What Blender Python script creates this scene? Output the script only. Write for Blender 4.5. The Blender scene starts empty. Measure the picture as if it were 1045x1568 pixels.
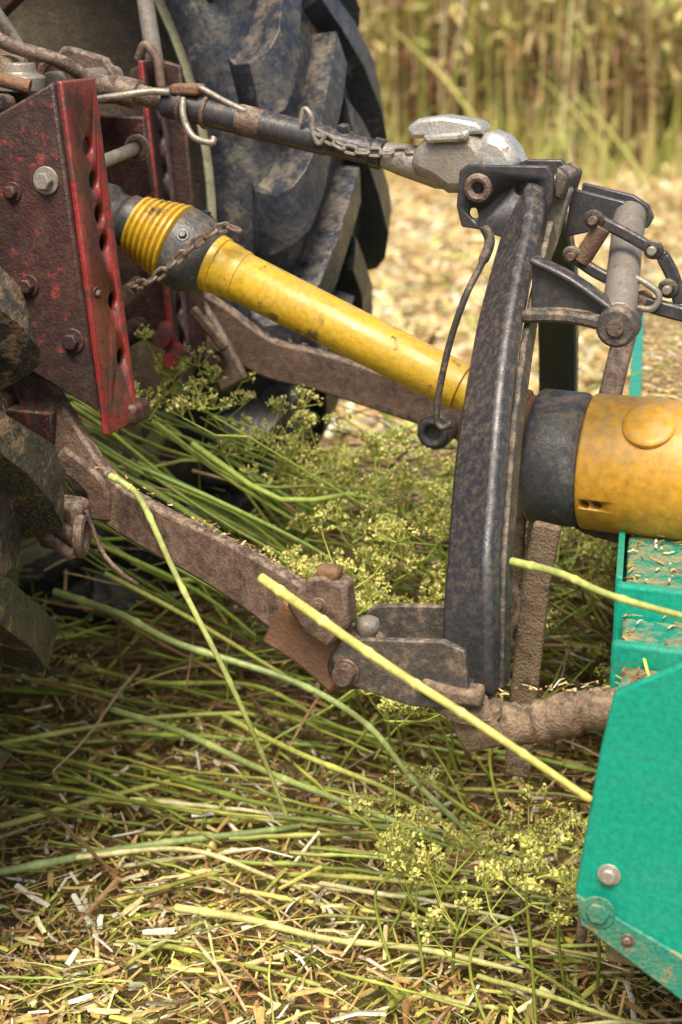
import bpy, math, random
import numpy as np
from mathutils import Vector, Matrix
random.seed(7); rng=np.random.default_rng(7)
sc=bpy.context.scene
V=Vector
# ------------------------------------------------------------------ materials
def nn(nt,t,**k):
    n=nt.nodes.new(t)
    for a,b in k.items(): setattr(n,a,b)
    return n
def mixc(nt,fac,a,b,bt='MIX'):
    m=nn(nt,'ShaderNodeMix',data_type='RGBA',blend_type=bt)
    for s,v in ((m.inputs[0],fac),(m.inputs[6],a),(m.inputs[7],b)):
        if hasattr(v,'is_output'): nt.links.new(v,s)
        elif isinstance(v,(int,float)): s.default_value=v
        else: s.default_value=(*v,1)
    return m.outputs[2]
def ramp(nt,src,lo,hi):
    r=nn(nt,'ShaderNodeMapRange'); r.inputs[1].default_value=lo; r.inputs[2].default_value=hi
    nt.links.new(src,r.inputs[0]); return r.outputs[0]
def noise(nt,co,sc_,det=6,ro=.6):
    n=nn(nt,'ShaderNodeTexNoise'); n.inputs['Scale'].default_value=sc_; n.inputs['Detail'].default_value=det
    n.inputs['Roughness'].default_value=ro; nt.links.new(co,n.inputs['Vector']); return n.outputs[0]
def base(name):
    m=bpy.data.materials.new(name); m.use_nodes=True; nt=m.node_tree
    b=nt.nodes['Principled BSDF']; g=nn(nt,'ShaderNodeNewGeometry'); return m,nt,b,g
def worn(name,c1,c2,chip,sc1=9,sc2=45,thr=.56,rough=.45,metal=0.,dust=(.28,.2,.1),damt=.5,bump=.25,soft=.05,spec=.5,dsc=6,dlo=.44,dhi=.62):
    """paint c1/c2 variation, chips to bare/rust colour, dust lying on upward faces"""
    m,nt,b,g=base(name); P=g.outputs['Position']
    n1=noise(nt,P,sc1,3); n2=noise(nt,P,sc2,5,.7); n3=noise(nt,P,sc2*6,2,.7)
    c=mixc(nt,ramp(nt,n1,.35,.65),c1,c2)
    f=ramp(nt,n2,thr,thr+soft); c=mixc(nt,f,c,chip)
    c=mixc(nt,ramp(nt,n3,.35,.9),c,tuple(x*.45 for x in c1))
    sp=nn(nt,'ShaderNodeSeparateXYZ'); nt.links.new(g.outputs['Normal'],sp.inputs[0])
    up=ramp(nt,sp.outputs[2],-.25,.9)
    n4=noise(nt,P,sc1*dsc,5,.75); sp4=ramp(nt,n4,dlo,dhi)
    mu=nn(nt,'ShaderNodeMath',operation='MULTIPLY'); nt.links.new(up,mu.inputs[0]); nt.links.new(sp4,mu.inputs[1])
    mu2=nn(nt,'ShaderNodeMath',operation='MULTIPLY'); nt.links.new(mu.outputs[0],mu2.inputs[0]); mu2.inputs[1].default_value=damt
    c=mixc(nt,mu2.outputs[0],c,dust)
    nt.links.new(c,b.inputs['Base Color'])
    rr=nn(nt,'ShaderNodeMapRange'); rr.inputs[1].default_value=.3; rr.inputs[2].default_value=.7
    rr.inputs[3].default_value=max(.1,rough-.15); rr.inputs[4].default_value=min(1,rough+.25); nt.links.new(n2,rr.inputs[0])
    nt.links.new(rr.outputs[0],b.inputs['Roughness']); b.inputs['Metallic'].default_value=metal
    b.inputs['Specular IOR Level'].default_value=spec
    bp=nn(nt,'ShaderNodeBump'); bp.inputs['Strength'].default_value=bump; bp.inputs['Distance'].default_value=.004
    ad=nn(nt,'ShaderNodeMath',operation='ADD'); nt.links.new(n2,ad.inputs[0]); nt.links.new(n3,ad.inputs[1])
    nt.links.new(ad.outputs[0],bp.inputs['Height']); nt.links.new(bp.outputs[0],b.inputs['Normal'])
    return m
def attrmat(name,rough=.6):
    m,nt,b,g=base(name)
    a=nn(nt,'ShaderNodeAttribute',attribute_name='Col'); n=noise(nt,g.outputs['Position'],140,2)
    c=mixc(nt,ramp(nt,n,.3,.7),a.outputs['Color'],(.7,.64,.58),'MULTIPLY')
    nt.links.new(c,b.inputs['Base Color']); b.inputs['Roughness'].default_value=rough
    return m
RED=worn('red_paint_worn',(.36,.036,.034),(.24,.024,.026),(.085,.035,.03),sc2=34,thr=.50,rough=.36,damt=.5,soft=.05)
REDD=worn('dark_red_grimy_paint',(.080,.030,.028),(.040,.028,.028),(.30,.035,.03),thr=.60,rough=.40,damt=.5,bump=.4)
YEL=worn('yellow_plastic_tube',(.76,.48,.03),(.62,.38,.03),(.15,.10,.045),sc2=20,thr=.585,rough=.36,damt=.6,bump=.10,dust=(.46,.33,.13),soft=.05)
YELO=worn('yellow_guard_plastic',(.78,.40,.035),(.66,.33,.035),(.42,.24,.07),sc2=14,thr=.60,rough=.34,damt=.7,bump=.06,dust=(.50,.34,.15),soft=.14)
BLKP=worn('black_plastic',(.06,.06,.065),(.10,.10,.105),(.26,.24,.21),sc2=30,thr=.54,rough=.40,damt=.6,soft=.2)
BLKM=worn('black_painted_steel',(.036,.037,.044),(.060,.057,.060),(.13,.09,.065),sc1=4,sc2=55,thr=.59,rough=.31,damt=.85,dust=(.33,.23,.14),bump=.10,soft=.18,dsc=30,dlo=.46,dhi=.78)
BLKD=worn('dusty_black_steel',(.055,.05,.048),(.10,.08,.065),(.24,.17,.11),sc1=10,sc2=60,thr=.54,rough=.5,damt=.9,dust=(.38,.28,.18),bump=.4,soft=.15)
RUST=worn('rusty_muddy_steel',(.11,.062,.045),(.21,.13,.09),(.05,.034,.028),sc1=14,thr=.5,rough=.52,damt=.85,soft=.15,dust=(.42,.32,.22),bump=.5)
RUSTO=worn('orange_rust_steel',(.30,.14,.06),(.14,.08,.055),(.40,.27,.15),thr=.6,rough=.65,damt=.6,soft=.15,bump=.5)
MUD=worn('dried_mud_steel',(.32,.22,.13),(.17,.11,.075),(.08,.055,.04),sc1=14,thr=.53,rough=.85,damt=.7,soft=.1,bump=1.,dust=(.48,.36,.22))
GREY=worn('cast_grey_steel',(.46,.42,.36),(.30,.25,.20),(.16,.11,.08),thr=.54,rough=.40,metal=.35,damt=.5,soft=.12)
SILV=worn('bright_zinc_steel',(.72,.70,.66),(.56,.51,.44),(.26,.20,.15),thr=.56,rough=.34,metal=.5,damt=.4,soft=.1)
RUB=worn('tyre_rubber',(.020,.024,.034),(.040,.045,.058),(.13,.12,.10),sc1=7,sc2=16,thr=.56,rough=.33,damt=.7,soft=.08,bump=.4,dust=(.27,.21,.14))
RUBM=worn('muddy_tyre_rubber',(.016,.022,.036),(.06,.055,.048),(.28,.19,.11),sc1=9,sc2=20,thr=.54,rough=.28,damt=.85,soft=.06,bump=1.,dust=(.32,.22,.12))
RIM=worn('dirty_rim_paint',(.66,.64,.44),(.42,.38,.18),(.14,.09,.05),sc1=6,sc2=25,thr=.55,rough=.5,damt=.4,soft=.2)
DISH=worn('mud_caked_wheel_disc',(.06,.048,.03),(.12,.09,.05),(.24,.20,.12),sc1=8,sc2=25,thr=.60,rough=.7,damt=.5,soft=.1,bump=.8)
CAST=worn('grimy_casting',(.06,.042,.032),(.15,.10,.06),(.22,.17,.12),sc2=25,thr=.56,rough=.6,damt=.6,soft=.1,bump=.6)
GRN=worn('green_machine_paint',(.006,.39,.26),(.007,.36,.235),(.05,.42,.31),sc1=2.5,sc2=26,thr=.66,rough=.28,damt=.15,soft=.12,bump=.02)
GRND=worn('green_paint_chaff_covered',(.015,.28,.19),(.04,.25,.16),(.38,.26,.13),sc1=7,sc2=40,thr=.56,rough=.55,damt=.8,soft=.08,dust=(.44,.31,.15),bump=.5)
CHAF=worn('chaff_covered_deck',(.40,.28,.13),(.24,.18,.08),(.08,.26,.16),sc1=12,sc2=50,thr=.60,rough=.9,damt=.8,soft=.05,dust=(.50,.36,.18),bump=1.)
LITM=attrmat('plant_litter',.45); STM=attrmat('plant_stems',.38); CRM=attrmat('crop_leaves',.55)
# ------------------------------------------------------------------ mesh helpers
def mk(name,vs,fs,mat,parent=None,bev=0,smooth=True,seg=2):
    me=bpy.data.meshes.new(name); me.from_pydata([tuple(v) for v in vs],[],fs); me.update()
    import bmesh
    bm=bmesh.new(); bm.from_mesh(me); bmesh.ops.recalc_face_normals(bm,faces=bm.faces[:]); bm.to_mesh(me); bm.free()
    if smooth:
        me.polygons.foreach_set('use_smooth',[True]*len(me.polygons)); me.set_sharp_from_angle(angle=math.radians(38))
    me.materials.append(mat)
    o=bpy.data.objects.new(name,me); sc.collection.objects.link(o)
    if parent: o.parent=parent
    if bev:
        b=o.modifiers.new('bev','BEVEL'); b.width=bev; b.segments=seg; b.limit_method='ANGLE'; b.angle_limit=math.radians(38)
        b.harden_normals=False
    return o
def empty(name):
    o=bpy.data.objects.new(name,None); sc.collection.objects.link(o); return o
def prism(name,poly,y0,y1,mat,par,bev=.002):
    n=len(poly); vs=[(x,y0,z) for x,z in poly]+[(x,y1,z) for x,z in poly]
    fs=[list(range(n)),list(range(2*n-1,n-1,-1))]+[[i,(i+1)%n,n+(i+1)%n,n+i] for i in range(n)]
    return mk(name,vs,fs,mat,par,bev)
def box(name,a,b,mat,par,bev=.003):
    (x0,y0,z0),(x1,y1,z1)=a,b
    return prism(name,[(x0,z0),(x1,z0),(x1,z1),(x0,z1)],y0,y1,mat,par,bev)
def frame(d):
    d=d.normalized(); a=V((0,0,1)) if abs(d.z)<.9 else V((1,0,0))
    u=d.cross(a).normalized(); return u,u.cross(d).normalized()
def revolve(name,p,d,prof,mat,par,seg=40,bev=0,caps=True):
    p=V(p); d=V(d).normalized(); u,w=frame(d); vs=[];fs=[]
    for t,r in prof:
        for i in range(seg):
            an=2*math.pi*i/seg; vs.append(p+d*t+(u*math.cos(an)+w*math.sin(an))*r)
    for k in range(len(prof)-1):
        for i in range(seg):
            j=(i+1)%seg; fs.append([k*seg+i,k*seg+j,(k+1)*seg+j,(k+1)*seg+i])
    if caps: fs.append(list(range(seg))); fs.append(list(range((len(prof)-1)*seg,len(prof)*seg)))
    return mk(name,vs,fs,mat,par,bev)
def cyl(name,a,b,r,mat,par,seg=24,r2=None,bev=.0015):
    a=V(a);b=V(b); return revolve(name,a,b-a,[(0,r),((b-a).length,r if r2 is None else r2)],mat,par,seg,bev)
def catmull(pts,n=8):
    P=[V(p) for p in pts]; P=[P[0]*2-P[1]]+P+[P[-1]*2-P[-2]]; out=[]
    for i in range(1,len(P)-2):
        for k in range(n):
            t=k/n; a,b,c,d=P[i-1:i+3]
            out.append(.5*((2*b)+(c-a)*t+(2*a-5*b+4*c-d)*t*t+(3*b-a-3*c+d)*t**3))
    out.append(P[-2]); return out
def tube(name,pts,r,mat,par,n=8,seg=10,rf=None):
    P=catmull(pts,n) if n>1 else [V(p) for p in pts]; vs=[];fs=[]
    t0=(P[1]-P[0]).normalized(); u,w=frame(t0)
    for k,p in enumerate(P):
        t=(P[min(k+1,len(P)-1)]-P[max(k-1,0)]).normalized(); u=(u-t*u.dot(t)).normalized(); w=t.cross(u)
        rr=r*(rf(k/(len(P)-1)) if rf else 1)
        for i in range(seg):
            an=2*math.pi*i/seg; vs.append(p+(u*math.cos(an)+w*math.sin(an))*rr)
    for k in range(len(P)-1):
        for i in range(seg):
            j=(i+1)%seg; fs.append([k*seg+i,k*seg+j,(k+1)*seg+j,(k+1)*seg+i])
    fs.append(list(range(seg)));fs.append(list(range((len(P)-1)*seg,len(P)*seg)))
    return mk(name,vs,fs,mat,par)
def sweep(name,pts,wid,thk,mat,par,axis=(0,1,0),n=6,bev=.004,wf=None):
    """rectangular bar: thk along axis, wid across"""
    P=catmull(pts,n) if n>1 else [V(p) for p in pts]; A=V(axis).normalized(); vs=[];fs=[]
    for k,p in enumerate(P):
        t=(P[min(k+1,len(P)-1)]-P[max(k-1,0)]).normalized(); s=t.cross(A).normalized(); a=s.cross(t).normalized()
        ww=wid*(wf(k/(len(P)-1)) if wf else 1)
        for sx,sy in ((-1,-1),(1,-1),(1,1),(-1,1)): vs.append(p+s*sx*ww/2+a*sy*thk/2)
    for k in range(len(P)-1):
        for i in range(4):
            j=(i+1)%4; fs.append([k*4+i,k*4+j,(k+1)*4+j,(k+1)*4+i])
    fs.append([0,1,2,3]); m=(len(P)-1)*4; fs.append([m,m+1,m+2,m+3])
    return mk(name,vs,fs,mat,par,bev)
def cut(o,cyls):
    cs=[]
    for a,b,r in cyls:
        c=cyl('tmp',a,b,r,CAST,None,20,bev=0); cs.append(c)
        m=o.modifiers.new('b','BOOLEAN'); m.object=c; m.operation='DIFFERENCE'; m.solver='EXACT'
    bpy.context.view_layer.update()
    dg=bpy.context.evaluated_depsgraph_get(); me=bpy.data.meshes.new_from_object(o.evaluated_get(dg))
    o.modifiers.clear(); o.data=me
    for c in cs: bpy.data.objects.remove(c)
    return o
def torus(name,c,ax,R,r,mat,par,elong=0,ed=(1,0,0),s1=20,s2=8):
    ax=V(ax).normalized(); e=V(ed); e=(e-ax*e.dot(ax)).normalized(); f=ax.cross(e); vs=[];fs=[]; c=V(c)
    for i in range(s1):
        a=2*math.pi*i/s1; d=e*math.cos(a)+f*math.sin(a); q=c+d*R+e*(elong if math.cos(a)>0 else -elong)
        for j in range(s2):
            b=2*math.pi*j/s2; vs.append(q+d*r*math.cos(b)+ax*r*math.sin(b))
    for i in range(s1):
        for j in range(s2):
            fs.append([i*s2+j,i*s2+(j+1)%s2,((i+1)%s1)*s2+(j+1)%s2,((i+1)%s1)*s2+j])
    return mk(name,vs,fs,mat,par)
def chain(name,pts,mat,par,L=.016,r=.0022):
    P=catmull(pts,12); acc=[P[0]]
    for p in P[1:]:
        if (p-acc[-1]).length>=L: acc.append(p)
    for k in range(len(acc)-1):
        t=(acc[k+1]-acc[k]).normalized(); u,w=frame(t)
        ax=u if k%2 else (w*.9+u*.3)
        torus(name+'_link_%d'%k,(acc[k]+acc[k+1])/2,ax,L*.34,r,mat,par,L*.28,t,14,6)
def bolt(name,c,ax,r,h,mat,par,six=True):
    c=V(c);ax=V(ax).normalized()
    revolve(name,c,ax,[(0,r*1.5),(h*.25,r*1.5)],mat,par,20,.0008)
    revolve(name+'_head',c+ax*h*.25,ax,[(0,r),(h*.75,r)],mat,par,6 if six else 18,.0015)
# ------------------------------------------------------------------ tractor
T=empty('tractor')
def wheel(nm,cx,cy,cz,mat,R=.86,hw=.21,n=27,ph=0.,rimr=.66,lugw=1.,flank=.0,rough=.002):
    W=empty(nm); W.parent=T
    k=R-.9
    prof=[(0,.862),(.08,.860),(.15,.85),(.185,.825),(.203,.80),(.208,.79),(.209,.782),(.214,.778),(.216,.765),(.2165,.756),(.2145,.752),(.213,.742),(.21,.735)]
    pr=[(-w*hw/.21,max(r+k,rimr+.012)) for w,r in prof[::-1]]+[(w*hw/.21,max(r+k,rimr+.012)) for w,r in prof[1:]]
    pr=[(-.165*hw/.21,rimr)]+pr+[(.165*hw/.21,rimr)]
    revolve('carcass',(cx,cy,cz),(0,1,0),pr,mat,W,120,caps=False)
    vs=[];fs=[]
    st=[(-.012,.898,.0,.85),(.04,.9,.04,.85),(.10,.899,.10,.85),(.16,.894,.15,.84),(.196,.885,.18,.83),(.214,.868,.19,.81),(.224,.84,.20,.80),(.219,.812+flank,.205,.80)]
    for s in (-1,1):
        for i in range(n):
            p0=2*math.pi*(i+(.5 if s>0 else 0))/n+ph; jit=random.uniform(-.006,.006); b0=len(vs)
            for (w,ro,wi,ri) in st:
                f=w/.2; pc=p0-.20*f-.05*f*f+jit; hwid=(.030+.018*f)/.9*lugw
                for (ww,rr,e) in ((w,ro,-1),(w,ro,1),(wi,ri,1.35),(wi,ri,-1.35)):
                    a=pc+e*hwid; rr=rr+k+random.uniform(-rough,rough)
                    vs.append((cx+math.cos(a)*rr,cy+s*ww*hw/.21+random.uniform(-rough,rough),cz+math.sin(a)*rr))
            for q in range(len(st)-1):
                for e in range(4):
                    g=(e+1)%4; fs.append([b0+q*4+e,b0+q*4+g,b0+q*4+4+g,b0+q*4+4+e])
            fs.append([b0,b0+1,b0+2,b0+3]); m=b0+(len(st)-1)*4; fs.append([m,m+1,m+2,m+3])
    mk('tread_lugs',vs,fs,mat,W,.006)
    rw=.17*hw/.21
    revolve('rim_flange',(cx,cy,cz),(0,1,0),[(-rw-.012,rimr+.014),(-rw-.024,rimr+.010),(-rw-.022,rimr-.010),(-rw,rimr-.022),(-rw+.02,rimr-.03)],RIM,W,90,caps=False)
    revolve('wheel_disc',(cx,cy,cz),(0,1,0),[(-rw+.02,rimr-.03),(-rw+.04,rimr-.05),(-.04,rimr-.07),(.02,rimr-.10),(.03,rimr-.2),(-.02,rimr-.34),(-.04,.12),(-.1,.10),(-.1,.0)],DISH,W,90,caps=False)
    revolve('rim_outer',(cx,cy,cz),(0,1,0),[(rw+.012,rimr+.014),(rw+.018,rimr-.006),(rw,rimr-.03),(.04,rimr-.07)],RIM,W,90,caps=False)
    return W
wheel('rear_wheel_far',-1.768,2.59,.86,RUB,ph=.03,rimr=.685,n=25,rough=.003)
wheel('rear_wheel_near',-1.555,1.45,.63,RUBM,R=.63,ph=.09,rimr=.44,n=19,lugw=1.15,rough=.008)
# near hitch bracket
prism('hitch_side_plate',[(-1.40,.93),(-1.061,1.058),(-.985,1.096),(-.947,.712),(-1.03,.752),(-1.25,.77)],1.742,1.752,REDD,T,.003)
fl=[(-.987,1.097),(-.979,1.097),(-.938,.680),(-.947,.680)]
o=prism('hitch_flange',fl,1.7525,1.835,RED,T,.0025)
hz=[1.02,.98,.94,.905,.835,.765]
cut(o,[((-1.1,1.795+.003*i,z),(-.85,1.795+.003*i,z),.0125) for i,z in enumerate(hz)])
prism('flange_rib',[(-.990,1.094),(-.983,1.094),(-.944,.71),(-.951,.71)],1.836,1.842,REDD,T,.002)
prism('flange_back',[(-1.03,1.09),(-.988,1.094),(-.949,.70),(-.99,.69)],1.828,1.835,REDD,T,.002)
box('flange_foot',(-.962,1.81,.678),(-.930,1.855,.705),REDD,T,.006)
bolt('plate_bolt',(-.999,1.742,.985),(0,-1,0),.011,.014,GREY,T)
bolt('plate_bolt_b',(-.974,1.742,.797),(0,-1,0),.010,.012,REDD,T)
bolt('plate_bolt_c',(-1.03,1.742,.86),(0,-1,0),.009,.012,REDD,T)
bolt('plate_bolt_d',(-1.045,1.742,.97),(0,-1,0),.008,.010,REDD,T)
for i,z in enumerate((.86,.80,.75)): bolt('rear_bolt_%d'%i,(-.957+.0,1.77,z-.01),(1,0,-.1),.006,.008,REDD,T)
# far bracket
prism('far_side_plate',[(-1.34,.98),(-1.194,1.01),(-1.164,1.085),(-1.12,1.10),(-1.083,1.091),(-1.05,.655),(-1.10,.655),(-1.2,.70)],2.29,2.30,REDD,T,.003)
o=prism('far_flange',[(-1.118,1.10),(-1.110,1.10),(-1.072,.65),(-1.080,.65)],2.225,2.289,REDD,T,.002)
cut(o,[((-1.2,2.256,z),(-1.0,2.256,z),.012) for z in (1.04,.99,.94,.89,.79,.74,.69)])
prism('far_flange_edge',[(-1.116,1.10),(-1.108,1.10),(-1.068,.65),(-1.078,.65)],2.218,2.2245,RED,T,.002)
prism('inner_lug_plate',[(-1.17,1.03),(-1.06,1.03),(-1.05,.93),(-1.10,.90),(-1.16,.92)],2.12,2.13,REDD,T,.003)
cyl('cross_pin',(-1.02,1.84,.982),(-1.052,2.08,.992),.0085,GREY,T)
bolt('cross_pin_nut',(-1.052,2.08,.992),(-.1,1,0),.012,.02,GREY,T); torus('pin_washer',(-1.05,2.075,.992),(0,1,0),.012,.004,RUST,T)
cyl('cross_pin_low',(-.99,1.85,.81),(-1.03,2.05,.82),.012,REDD,T)
cyl('lower_cross_tube',(-1.10,1.76,.70),(-1.16,2.28,.70),.018,REDD,T)
box('mount_plate',(-1.20,1.76,.66),(-1.02,1.80,.70),REDD,T)
for i,(z,x) in enumerate(((.72,-1.045),(.69,-1.03))): cyl('far_pin_%d'%i,(x-.03,2.2,z),(x,2.12,z),.012,RED,T)
# transmission casting
prism('transmission_case',[(-2.3,.45),(-1.33,.5),(-1.27,.62),(-1.27,.96),(-1.36,1.04),(-2.3,1.08)],1.80,2.26,CAST,T,.03)
prism('lift_housing',[(-1.6,1.0),(-1.22,1.0),(-1.13,1.05),(-1.14,1.10),(-1.28,1.13),(-1.6,1.13)],1.95,2.10,CAST,T,.015)
for i,(x,y,z) in enumerate(((-1.262,1.86,.90),(-1.262,2.18,.90),(-1.262,1.86,.7),(-1.262,2.18,.7))): bolt('case_bolt_%d'%i,(x-.005,y,z),(1,0,0),.014,.014,GREY,T)
prism('anchor_clevis_near',[(-1.18,1.09),(-1.15,1.125),(-1.09,1.11),(-1.062,1.075),(-1.075,1.05),(-1.15,1.05)],1.975,1.995,REDD,T,.004)
prism('anchor_clevis_far',[(-1.18,1.09),(-1.15,1.125),(-1.09,1.11),(-1.062,1.075),(-1.075,1.05),(-1.15,1.05)],2.065,2.085,RUST,T,.004)
cyl('anchor_pin',(-1.095,1.93,1.085),(-1.095,2.11,1.085),.013,GREY,T)
torus('anchor_ring',(-1.10,1.955,1.09),(0,1,0),.021,.007,RUST,T)
tube('hose_a',[(-1.30,1.85,1.15),(-1.20,1.87,1.165),(-1.13,1.9,1.13),(-1.07,1.92,1.11),(-1.04,1.96,1.075)],.009,RUST,T)
tube('hose_b',[(-1.35,1.78,1.10),(-1.24,1.80,1.13),(-1.17,1.82,1.10),(-1.12,1.84,1.06)],.011,GREY,T)
tube('hose_c',[(-1.22,1.9,1.24),(-1.17,1.92,1.18),(-1.15,1.95,1.13)],.008,GREY,T)
tube('hose_d',[(-1.28,1.78,1.02),(-1.20,1.79,1.08),(-1.13,1.80,1.10),(-1.06,1.82,1.085)],.009,RUSTO,T)
box('anchor_block',(-1.21,1.88,1.085),(-1.13,1.95,1.118),MUD,T,.012)
revolve('anchor_cap',(-1.12,1.90,1.075),(0,0,1),[(0,.030),(.018,.032),(.022,.022),(.035,.02)],GREY,T,24,.002)
box('anchor_block_b',(-1.20,1.80,1.05),(-1.10,1.86,1.075),RUST,T,.01)
cyl('lift_rod',(-1.150,2.28,1.32),(-1.117,2.28,1.085),.011,GREY,T,r2=.013)
tube('lift_fork',[(-1.13,2.25,1.10),(-1.118,2.25,1.12),(-1.10,2.25,1.10),(-1.095,2.25,1.06)],.007,RUST,T)
sweep('lift_arm_near',[(-1.45,1.83,1.10),(-1.25,1.83,1.15),(-1.16,1.83,1.19)],.05,.03,RUST,T)
sweep('lift_arm_far',[(-1.5,2.3,1.10),(-1.3,2.3,1.25),(-1.14,2.3,1.32)],.06,.03,REDD,T)
# near lower link
sweep('lower_link_near',[(-1.25,1.86,.90),(-1.12,1.82,.79),(-1.045,1.79,.70),(-.95,1.75,.612),(-.86,1.71,.586),(-.767,1.68,.566),(-.68,1.64,.548),(-.63,1.625,.525),(-.585,1.62,.485)],.058,.020,RUST,T,wf=lambda t:1+.25*max(0,math.sin((t-.55)*4)),bev=.004)
sweep('link_end_fork',[(-.665,1.61,.53),(-.62,1.608,.508),(-.578,1.607,.478)],.060,.014,RUSTO,T)
prism('link_latch_block',[(-.640,.56),(-.613,.594),(-.598,.600),(-.570,.590),(-.566,.545),(-.59,.515),(-.62,.53)],1.580,1.612,RUST,T,.005)
box('link_latch_cap',(-.606,1.582,.592),(-.58,1.605,.607),RUSTO,T,.005)
bolt('latch_bolt',(-.60,1.580,.565),(0,-1,0),.006,.006,RUST,T)
revolve('link_ball',(-.574,1.595,.487),(0,1,0),[(0,.014),(.004,.024),(.02,.03),(.045,.03),(.06,.024),(.065,.014)],BLKM,T,30)
for i,(a,b) in enumerate((((-1.0,1.68,.60),(-.955,1.69,.565)),((-1.0,1.68,.575),(-.96,1.69,.545)))): cyl('shackle_bar_%d'%i,a,b,.009,RUST,T)
box('shackle_body',(-1.01,1.69,.545),(-.95,1.73,.61),RUST,T,.01)
torus('shackle_ring',(-.945,1.685,.572),(1,.3,0),.02,.007,RUST,T)
bolt('shackle_bolt',(-.985,1.69,.585),(0,-1,0),.010,.014,RUSTO,T)
sweep('stabiliser_strap',[(-.99,1.72,.66),(-.945,1.725,.625),(-.94,1.73,.58)],.03,.012,RUST,T)
tube('grease_wire',[(-.945,1.70,.60),(-.925,1.70,.55),(-.90,1.70,.525),(-.885,1.71,.51)],.003,RUST,T)
# far lower link
sweep('lower_link_far',[(-1.20,2.30,.78),(-1.07,2.34,.715),(-.987,2.36,.655),(-.90,2.38,.632),(-.80,2.40,.602),(-.70,2.43,.565),(-.60,2.45,.515)],.062,.022,RUST,T)
sweep('lift_strap_far',[(-1.105,2.32,.75),(-1.05,2.30,.69),(-1.005,2.29,.62)],.05,.014,RUST,T)
sweep('lift_strap_far_b',[(-1.06,2.26,.74),(-1.01,2.27,.68)],.016,.010,RUST,T)
bolt('far_link_bolt',(-1.03,2.28,.66),(0,-1,0),.01,.012,REDD,T)
cyl('far_ball',(-.715,2.38,.55),(-.715,2.42,.55),.028,BLKM,T); torus('far_ball_ring',(-.715,2.375,.55),(0,1,0),.018,.006,BLKM,T)
# ------------------------------------------------------------------ top link
TL=empty('top_link'); y=2.03
P0=V((-1.08,y,1.077)); P1=V((-.637,y,.990)); d=P1-P0; Ln=d.length
revolve('eye_neck',P0,d,[(-.02,.012),(0,.014),(.03,.016),(.032,.019),(.06,.019),(.062,.013),(.10,.0135)],RUST,TL,24,.001)
thr=[(t,.0125+.0016*(i%2)) for i,t in enumerate(np.arange(.06,.115,.003))]
revolve('thread_front',P0,d,thr,RUST,TL,20)
revolve('turnbuckle_sleeve',P0,d,[(.098,.013),(.10,.0205),(.13,.0205),(.132,.0185),(.20,.0195),(.33,.0188),(.332,.0170),(.39,.0162),(.392,.0195),(.405,.0195),(.407,.013)],BLKM,TL,32,.001)
revolve('sleeve_rust_band',P0,d,[(.205,.0180),(.206,.0200),(.24,.0200),(.241,.0180)],RUST,TL,32)
thr=[(t,.0135+.0014*(i%2)) for i,t in enumerate(np.arange(.405,Ln-.03,.003))]
revolve('thread_rear',P0,d,thr,GREY,TL,20)
revolve('end_socket',P0,d,[(Ln-.045,.016),(Ln-.02,.020),(Ln+.03,.025),(Ln+.05,.022)],GREY,TL,24,.001)
pt=lambda t:P0+d.normalized()*t
for s,t in (('a',.125),('b',.16)):
    torus('lock_collar_'+s,pt(t),d,.0195,.0035,RUST,TL)
box('lock_nut_block',(pt(.115)+V((0,-.02,.012)))[:],(pt(.155)+V((0,.012,.034)))[:],RUSTO,TL,.004)
tube('sleeve_handle_a',[pt(.115)+V((0,-.02,.016)),pt(.09)+V((0,-.03,.012)),pt(.055)+V((0,-.045,.0)),pt(.02)+V((0,-.055,-.012))],.005,GREY,TL)
cyl('handle_tip',pt(.024)+V((0,-.054,-.004)),pt(.012)+V((0,-.058,-.020)),.007,GREY,TL)
tube('sleeve_handle_b',[pt(.135)+V((0,-.02,.012)),pt(.142)+V((0,-.035,-.008)),pt(.16)+V((0,-.045,-.028)),pt(.185)+V((0,-.045,-.030)),pt(.187)+V((0,-.04,-.024))],.0045,GREY,TL)
tube('sleeve_bail',[pt(.12)+V((0,.0,.02)),pt(.15)+V((0,-.01,.03)),pt(.19)+V((0,-.01,.02)),pt(.22)+V((0,-.01,.014))],.004,GREY,TL)
tube('chain_hook',[pt(.30)+V((0,-.02,.018)),pt(.305)+V((0,-.02,.036)),pt(.315)+V((0,-.022,.030)),pt(.318)+V((0,-.022,.010)),pt(.325)+V((0,-.02,-.002)),pt(.335)+V((0,-.02,.012))],.0036,GREY,TL)
bolt('sleeve_stud',pt(.352)+V((0,0,.012)),(0,-.2,1),.008,.014,BLKM,TL)
chain('safety_chain',[pt(.315)+V((0,-.018,.014)),pt(.36)+V((0,-.021,.0)),pt(.40)+V((0,-.02,.004)),pt(.45)+V((0,-.015,.016)),pt(.49)+V((0,-.01,.028))],GREY,TL,.014,.0022)
prism('hook_body',[(-.640,1.008),(-.620,1.022),(-.600,1.028),(-.554,1.030),(-.535,1.0),(-.548,.972),(-.571,.958),(-.592,.957),(-.615,.972),(-.640,.981)],2.00,2.055,GREY,TL,.014)
prism('hook_latch',[(-.645,1.036),(-.640,1.022),(-.596,1.024),(-.546,1.031),(-.552,1.043),(-.575,1.047),(-.600,1.050),(-.630,1.046)],2.005,2.05,SILV,TL,.005)
prism('hook_latch_lever',[(-.62,1.028),(-.575,1.033),(-.56,1.036),(-.565,1.022),(-.615,1.018)],1.99,2.003,SILV,TL,.004)
prism('hook_hump',[(-.560,1.016),(-.548,1.030),(-.537,1.033),(-.522,1.028),(-.508,1.014),(-.500,.998),(-.500,.985),(-.515,.975),(-.556,.975)],2.002,2.058,SILV,TL,.014)
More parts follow.
